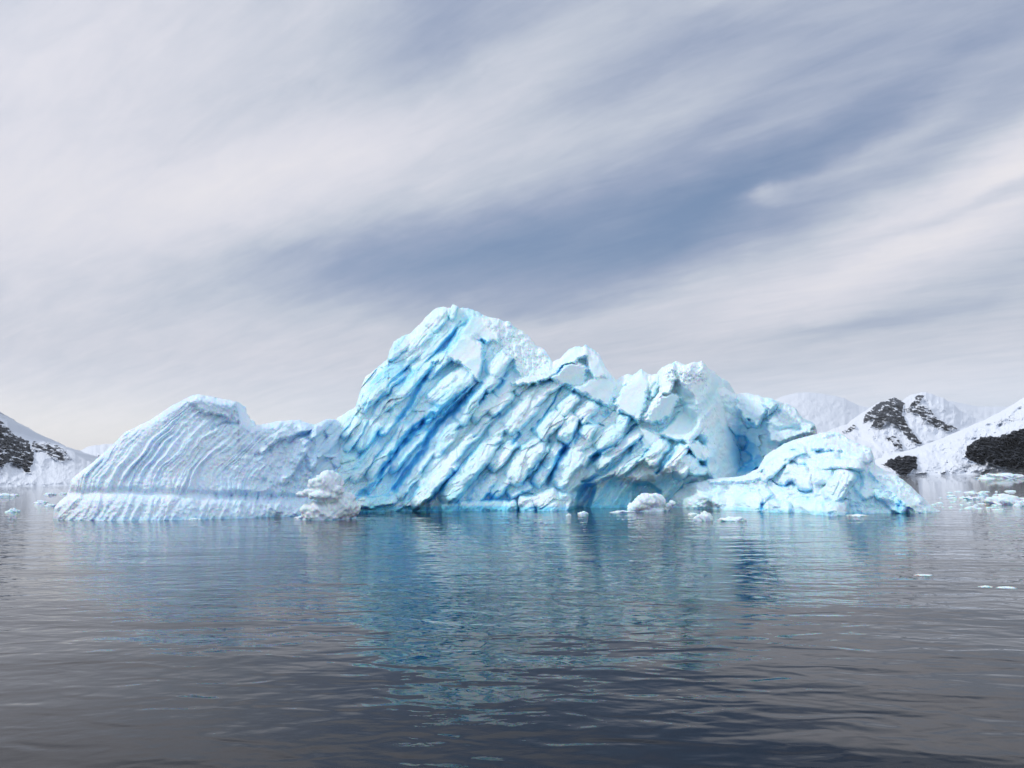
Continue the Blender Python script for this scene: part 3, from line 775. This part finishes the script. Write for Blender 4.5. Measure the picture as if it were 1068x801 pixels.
# ------------------------------------------------------------------ mountains
def mountain_material(name, rock, snow):
    m, n = new_mat(name)
    a = n.node('ShaderNodeAttribute', attribute_name='rock').outputs['Fac']
    g = n.node('ShaderNodeNewGeometry')
    sc = n.node('ShaderNodeAttribute', attribute_name='grain').outputs['Vector']
    b = n.noise(sc, 1.0, 6.0, 0.7)
    gx, gy, gz = n.sep(sc)
    c = n.noise(n.xyz(n.m('ADD', n.m('MULTIPLY', gx, 0.5), n.m('MULTIPLY', gy, 0.35)), n.m('SUBTRACT', n.m('MULTIPLY', gy, 1.7), n.m('MULTIPLY', gx, 0.5)), 0.0), 1.0, 4.0, 0.6)
    f = n.m('ADD', a, n.m('ADD', n.m('MULTIPLY', n.m('SUBTRACT', b, 0.5), 0.7), n.m('MULTIPLY', n.m('SUBTRACT', c, 0.5), 1.9)))
    k = n.smooth(f, 0.44, 0.54)
    rk = n.mix(n.noise(sc, 2.3, 4.0, .6), tuple(c * 0.6 for c in rock), tuple(c * 1.5 for c in rock))
    col = n.mix(k, snow, rk)
    principled(n, Base_Color=col, Roughness=0.85, Specular_IOR_Level=0.2)
    return m


MTN = mountain_material('snow and rock', (0.028, 0.032, 0.042), (0.76, 0.80, 0.86))


def mountain(name, label, u0, u1, top, foot, Ynear, Yfar, rocks, step=0.5, rows=140, rough=1.0, seed=0, mat=MTN, relief=0.05, back=0.6, turn=0.0):
    us = np.arange(u0, u1 + .01, step)
    tv = top(us) + rough * (fbm(us / 7, us * 0, seed, 4, .6))
    bv = foot(us) + 0.5
    tv = np.minimum(tv, bv - 0.6)
    t = np.linspace(0, 1, rows)[:, None]
    U = np.broadcast_to(us, (rows, len(us))).copy(); V = tv + (bv - tv) * t
    k = 1 - t
    D = Ynear + (Yfar - Ynear) * k ** 1.15 + turn * (U - u0)
    span = Yfar - Ynear
    rel = fbm(U / 30, V / 16, seed + 3, 3) * .5 + ridged((U + .6 * V) / 16, (V - .3 * U) / 14, seed + 5, 4, .55) * .30
    rock = np.full(U.shape, -0.3)
    for pts, w in rocks:
        d = poly_in(U + 1.3 * fbm(U / 5, V / 5, seed + 8, 3), V + 1.3 * fbm(U / 5, V / 5, seed + 9, 3), pts)
        rock = np.maximum(rock, np.clip(0.45 + d / 2.8, -.3, w))
    amp = sstep(t, 0, .12) * sstep(t, 1.0, .88)
    rel = rel + np.clip(rock, 0, 1) * (.9 * ridged((U + .5 * V) / 9, (V - .2 * U) / 4, seed + 12, 4, .6) + .2)
    D = D - span * relief * rel * amp
    P = at(U, V, D)
    P[-1, :, 2] = np.minimum(P[-1, :, 2], -1.0)
    T = P[0]
    nb = 24
    kb = np.linspace(0, 1, nb + 1)[1:, None]
    B = np.empty((nb, len(us), 3))
    B[..., 0] = T[:, 0]; B[..., 1] = T[:, 1] + span * back * kb
    B[..., 2] = T[:, 2] * (1 - kb ** 1.3) - 2 * kb + T[:, 2] * .05 * fbm(us / 12, kb * 6, seed + 20, 3) * np.sin(kb * 3.1)
    ALL = np.concatenate([B[::-1], P], 0)
    ra = np.concatenate([np.broadcast_to(rock[0] * .5, B.shape[:2]), rock], 0)
    o = grid_mesh(name, ALL, mat, None, {'rock': ra})
    Ub = np.broadcast_to(us, B.shape[:2]); Vb = tv - 20 * kb
    gr = np.stack([np.concatenate([Ub, U], 0) / 5, np.concatenate([Vb[::-1], V], 0) / 5, ALL[..., 1] * 0], -1)
    at_ = o.data.attributes.new('grain', 'FLOAT_VECTOR', 'POINT')
    at_.data.foreach_set('vector', gr.reshape(-1).astype(np.float32))
    tag(o, label, 'mountain', kind='structure')
    return o


# left range
mountain('mountain', 'dark rocky snow mountain at the left edge beyond the water', -60, 130,
         line([(-60, 395), (-30, 420), (0, 435), (4, 437), (8, 440), (11, 449), (16, 452), (22, 454), (30, 459), (35, 459.5), (45, 460), (55, 463), (66, 467), (75, 470), (85, 477), (100, 485), (130, 498)]),
         line([(-60, 509.5), (0, 509.5), (75, 507), (130, 506)]), 700, 1700,
         [([(-60, 430), (0, 438), (10, 448), (16, 454), (30, 460), (36, 478), (30, 493), (22, 486), (10, 482), (0, 488), (-60, 492)], .62),
          ([(33, 461), (50, 461), (66, 468), (74, 478), (66, 482), (56, 478), (44, 470), (35, 470)], .50), ([(20, 476), (28, 474), (31, 492), (27, 494), (22, 486)], .60)],
         seed=500, turn=3.2, relief=.07, rough=.8)
mountain('mountain', 'paler low snow slope with a few rocks between the left mountain and the iceberg', 30, 180,
         line([(30, 500), (60, 488), (72, 479), (79, 473), (90, 466.5), (98, 464.5), (113, 463), (140, 462), (180, 470)]), line([(30, 506), (180, 504.2)]), 2300, 3300,
         [([(70, 484), (76, 483), (80, 492), (88, 489), (86, 495), (74, 500), (72, 492)], .75), ([(97, 478), (103, 474), (106, 480), (98, 484)], .7)], seed=520, turn=2.0, rough=.6)
# right: far ice cap, rocky peak, near slope
mountain('ice_cap', 'pale hazy ice cap far behind the right end of the iceberg', 690, 1130,
         line([(690, 434), (760, 430), (800, 421), (812, 415), (822, 411.5), (832, 409.5), (842, 409), (852, 410), (866, 412), (880, 415), (888, 419), (896, 423), (906, 425), (960, 423), (990, 418), (1020, 424), (1060, 424), (1130, 420)]), line([(690, 496.5), (1130, 491.5)]), 4600, 6800,
         [], seed=540, relief=.03, rough=.25, turn=2.0)
mountain('mountain', 'jagged peak of black rock and snow to the right of the iceberg', 800, 1100,
         line([(800, 470), (830, 462), (850, 458), (870, 447), (885, 442), (898, 437), (905, 428), (915, 420), (924, 418), (932, 414), (938, 417), (943, 419), (950, 412), (957, 410), (966, 409), (975, 412), (985, 416), (995, 422), (1002, 429), (1020, 437), (1060, 450), (1100, 460)]),
         line([(800, 495.5), (1100, 491.5)]), 1900, 3200,
         [([(900, 440), (903, 432), (915, 421), (926, 416), (936, 415), (943, 420), (941, 432), (948, 445), (958, 458), (961, 462), (956, 463), (946, 456), (938, 445), (926, 440), (917, 447), (908, 445), (914, 436)], .62),
          ([(942, 428), (951, 421), (957, 412), (964, 412), (958, 421), (968, 424), (975, 434), (985, 441), (998, 447), (992, 450), (980, 447), (968, 440), (957, 432), (948, 430)], .52),
          ([(922, 455), (934, 455), (941, 464), (942, 469), (936, 468), (930, 460)], .52), ([(878, 450), (890, 443), (892, 446), (882, 452)], .50), ([(838, 455), (848, 452), (850, 456)], .52)],
         seed=560, rough=.6, relief=.07)
mountain('snow_slope', 'bright snow slope with black cliffs at the right edge of the water', 900, 1200,
         line([(900, 492), (920, 482), (935, 474), (960, 466), (985, 457), (1010, 446), (1030, 437), (1050, 427), (1062, 419), (1068, 415), (1110, 395), (1200, 370)]),
         line([(900, 495.5), (960, 495.3), (1030, 495.5), (1200, 494)]), 760, 1150,
         [([(920, 484), (930, 478), (944, 475), (956, 476), (957, 486), (949, 493), (940, 495), (930, 489)], .85),
          ([(1006, 477), (1008, 466), (1022, 456), (1040, 455), (1056, 450), (1068, 446), (1130, 436), (1200, 430), (1200, 488), (1060, 488), (1042, 487), (1030, 481), (1016, 482)], .85)],
         seed=580, relief=.13, rough=.4)


# ------------------------------------------------------------------ floating ice
def lump_mesh(name, radii, mat, seed=0, res=3, rough=.22, loc=(0, 0, 0), blue=.1, rot=0.0):
    import bmesh
    bm = bmesh.new()
    bmesh.ops.create_icosphere(bm, subdivisions=res, radius=1.0)
    co = np.array([v.co[:] for v in bm.verts])
    nn = 1 + rough * (fbm(co[:, 0] * 1.7 + co[:, 2] * 1.3, co[:, 1] * 1.7 - co[:, 2] * .9, seed, 4, .6)) + rough * .5 * ridged(co[:, 0] * 2 + co[:, 1], co[:, 2] * 2 - co[:, 1], seed + 5, 3)
    co = co * nn[:, None] * np.array(radii)
    c, s_ = math.cos(rot), math.sin(rot)
    co = np.stack([co[:, 0] * c - co[:, 2] * s_, co[:, 1], co[:, 0] * s_ + co[:, 2] * c], 1)
    for v, p in zip(bm.verts, co):
        v.co = p
    me = bpy.data.meshes.new(name)
    bm.to_mesh(me); bm.free()
    a = me.attributes.new('dense_ice_glow', 'FLOAT', 'POINT')
    a.data.foreach_set('value', np.full(len(me.vertices), blue, np.float32))
    for p in me.polygons:
        p.use_smooth = True
    me.materials.append(mat)
    o = bpy.data.objects.new(name, me)
    o.location = loc
    scene.collection.objects.link(o)
    return o


def join_lumps(name, items, Y, mat, seed, vox, blue=.1):
    """one floating lump made of several fused bulges (u, v, ru, rv, depth offset), given as one mesh"""
    objs = []
    for k, (u, v, ru, rv, dd) in enumerate(items):
        p = at(np.array(u), np.array(v), Y + dd); s_ = Y / F
        objs.append(lump_mesh('bulge', (ru * s_, (ru + rv) * .5 * s_, rv * s_), mat, seed + k, 4, .16, p))
    import bmesh
    bm = bmesh.new()
    for o in objs:
        t = o.data.copy(); t.transform(Matrix.Translation(o.location)); bm.from_mesh(t)
        bpy.data.meshes.remove(t)
    c = on_water(np.array(items[0][0]), np.array(540.0))
    base = at(np.array(items[0][0]), np.array(items[0][1]), Y)
    for v in bm.verts:
        v.co.x -= base[0]; v.co.y -= base[1]
    me = bpy.data.meshes.new(name)
    bm.to_mesh(me); bm.free()
    for o in objs:
        m_ = o.data; bpy.data.objects.remove(o); bpy.data.meshes.remove(m_)
    o = bpy.data.objects.new(name, me)
    scene.collection.objects.link(o)
    o.location = (base[0], base[1], 0)
    md = o.modifiers.new('fuse', 'REMESH'); md.mode = 'VOXEL'; md.voxel_size = vox; md.use_smooth_shade = True
    dg = bpy.context.evaluated_depsgraph_get()
    m2 = bpy.data.meshes.new_from_object(o.evaluated_get(dg))
    o.modifiers.clear()
    o.data = m2; m2.name = name
    bpy.data.meshes.remove(me)
    m2.materials.clear(); m2.materials.append(mat)
    co = np.empty(len(m2.vertices) * 3, np.float32); m2.vertices.foreach_get('co', co); co = co.reshape(-1, 3)
    nr = np.empty(len(m2.vertices) * 3, np.float32); m2.vertices.foreach_get('normal', nr); nr = nr.reshape(-1, 3)
    d = fbm(co[:, 0] * 5 + co[:, 1] * 2, co[:, 2] * 5 - co[:, 1] * 3, seed + 50, 4, .5) * .055
    m2.vertices.foreach_set('co', (co + nr * d[:, None]).reshape(-1))
    a = m2.attributes.new('dense_ice_glow', 'FLOAT', 'POINT')
    a.data.foreach_set('value', np.full(len(m2.vertices), blue, np.float32))
    m2.polygons.foreach_set('use_smooth', np.full(len(m2.polygons), True))
    m2.update()
    return o


ICE_OLD = ice_material('grey white old ice', (0.82, 0.88, 0.90), (0.66, 0.82, 0.88), (0.40, 0.66, 0.76))
_rk = random.Random(12)
KNOB = [(340, 508, 13, 13, 0), (337, 536, 21, 12, 0), (353, 531, 18, 15, .3), (342, 497, 8, 6, .1), (330, 505, 8, 6, -.2), (315, 516, 6, 3, -.1), (335, 517, 12, 4, -.6), (361, 520, 9, 6, .3), (324, 514, 8, 4, -.2), (322, 532, 8, 6, -.2), (366, 531, 9, 7, .4), (348, 505, 9, 12, .3)]
for _k in range(18):
    _a = _rk.uniform(0, 6.28); _q = _rk.uniform(.5, 1.0)
    KNOB.append((341 + 15 * _q * math.cos(_a), 511 + 14 * _q * math.sin(_a), _rk.uniform(2.5, 6), _rk.uniform(2, 4.5), -.55 * math.sqrt(1.05 - _q * _q) - .1))
k = join_lumps('growler', KNOB, 43.6, ICE_OLD, 700, .05, .25)
tag(k, 'knobbly grey white lump of old ice standing at the right foot of the ribbed flank', 'growler')
k = join_lumps('growler', [(676, 523, 13, 8, 0), (668, 528, 12, 5, -.1), (685, 524, 8, 8, .1), (662, 531, 7, 3, -.2), (678, 533, 14, 4, 0)], 48.6, ICE_SNOW, 720, .05, .05)
tag(k, 'white wedge of ice floating under the dark overhang in the middle of the iceberg', 'growler')
k = join_lumps('growler', [(697, 528, 4, 3, 0), (701, 525, 3, 3, 0), (694, 531, 4, 2, 0)], 48.8, ICE_SNOW, 730, .035, .05)
tag(k, 'small white ice chunk just right of the white wedge under the overhang', 'growler')

rnd = random.Random(4)
PIECES = [  # u, v of the waterline, width and height in photo pixels, label
    (735, 543, 13, 8, 'white ice chunk afloat in front of the iceberg, tallest of the loose bits there'), (764, 543, 22, 3.5, 'flat white ice piece just right of the tall loose chunk'),
    (723, 537, 8, 2, 'thin ice sliver close to the iceberg, left of the tall loose chunk'), (608, 536, 8, 2.2, 'thin ice scrap afloat below the dark hollow'), (593, 538, 4, 2, 'tiny ice crumb left of the scrap below the dark hollow'),
    (651, 534, 18, 1.4, 'thin flat ice sheet left of the white wedge'), (203, 542, 9, 1.6, 'small ice scrap at the foot of the ribbed flank'), (313, 540.5, 9, 2, 'small ice scrap left of the knobbly grey lump'), (895, 538, 18, 1.5, 'thin ice strip at the foot of the low shelf'),
    (1046, 526, 27, 9, 'largest grey white floe among the drifting ice at the right edge'), (1066, 528, 12, 5, 'small floe cut by the right edge beside the largest floe'), (1012, 521, 14, 3, 'low floe left of the largest one at the right'), (1024, 517, 8, 4, 'small white block left of and behind the largest floe'),
    (52, 516.5, 9, 2.5, 'far white ice piece midway along the left water'), (66, 515.5, 6, 1.8, 'far ice piece nearest the ribbed flank, behind the others'), (43, 525, 11, 3, 'white ice piece left of the ribbed flank, second nearest'), (53, 528, 9, 2.5, 'white ice piece nearest to the tip of the ribbed flank'),
    (14, 534, 9, 3.5, 'nearest white ice piece at the left edge'), (4, 518, 14, 3, 'long white ice piece cut by the left edge'), (14, 517, 7, 2, 'small ice piece beside the long one at the left edge'),
    (1050, 613, 14, 0.9, 'thin glassy ice pan nearest the camera at the right'), (1028, 612, 9, 0.9, 'low ice pan left of the glassy one at the right'), (964, 600, 14, 0.8, 'thin ice pan floating right of centre'),
    (1045, 499, 34, 5, 'long white ice raft close to the far right shore'),
]
for i, (u, v, w, h, lab) in enumerate(PIECES):
    p = on_water(np.array(float(u)), np.array(float(v))); s_ = p[1] / F
    o = lump_mesh('ice_floe', (w * .5 * s_, max(w * .4 * s_, .05), h * 0.85 * s_), ICE_SNOW, 800 + i * 3, 4, .55, (p[0], p[1], -h * .1 * s_), .08 if v < 590 else .2)
    tag(o, lab, 'ice floe', 'loose ice floating around the iceberg')
protos = []
for i in range(70):
    u = rnd.triangular(935, 1072, 1030); v = rnd.uniform(512, 532) if u > 975 else rnd.uniform(519, 531)
    if u < 990 and v < 522: u += 35
    p = on_water(np.array(u), np.array(v)); s_ = p[1] / F
    w = rnd.choice([2.5, 3, 4, 5, 7, 10]); h = rnd.uniform(.6, 1.5)
    if i < 8:
        o = lump_mesh('ice_fragment', (1, .8, .5), ICE_SNOW, 900 + i, 2, .3, (0, 0, 0), .1)
        protos.append(o)
    else:
        o = protos[i % 8].copy(); scene.collection.objects.link(o)
    o.location = (p[0], p[1], 0)
    o.scale = (w * .5 * s_, w * .6 * s_, h * 1.6 * s_)
    tag(o, 'tiny fragment of brash ice drifting right of the iceberg tail', 'ice fragment', 'brash ice right of the iceberg')


# ------------------------------------------------------------------ the air
import bmesh
bm = bmesh.new()
bmesh.ops.create_cube(bm, size=1.0)
me = bpy.data.meshes.new('haze')
bm.to_mesh(me); bm.free()
haze = bpy.data.objects.new('haze', me)
scene.collection.objects.link(haze)
haze.scale = (2 * 11000 + 200, 16000 + 700, 800.0)
haze.location = (0, 7850.0, 399.0)
hm = bpy.data.materials.new('haze')
hm.use_nodes = True
n = NT(hm.node_tree)
pv = n.node('ShaderNodeVolumePrincipled')
pv.inputs['Color'].default_value = (0.86, 0.90, 0.96, 1)
pv.inputs['Density'].default_value = 0.00005
o = n.node('ShaderNodeOutputMaterial')
n.t.links.new(pv.outputs[0], o.inputs['Volume'])
me.materials.append(hm)
tag(haze, 'thin pale haze over the water and the far mountains', 'haze', kind='stuff')
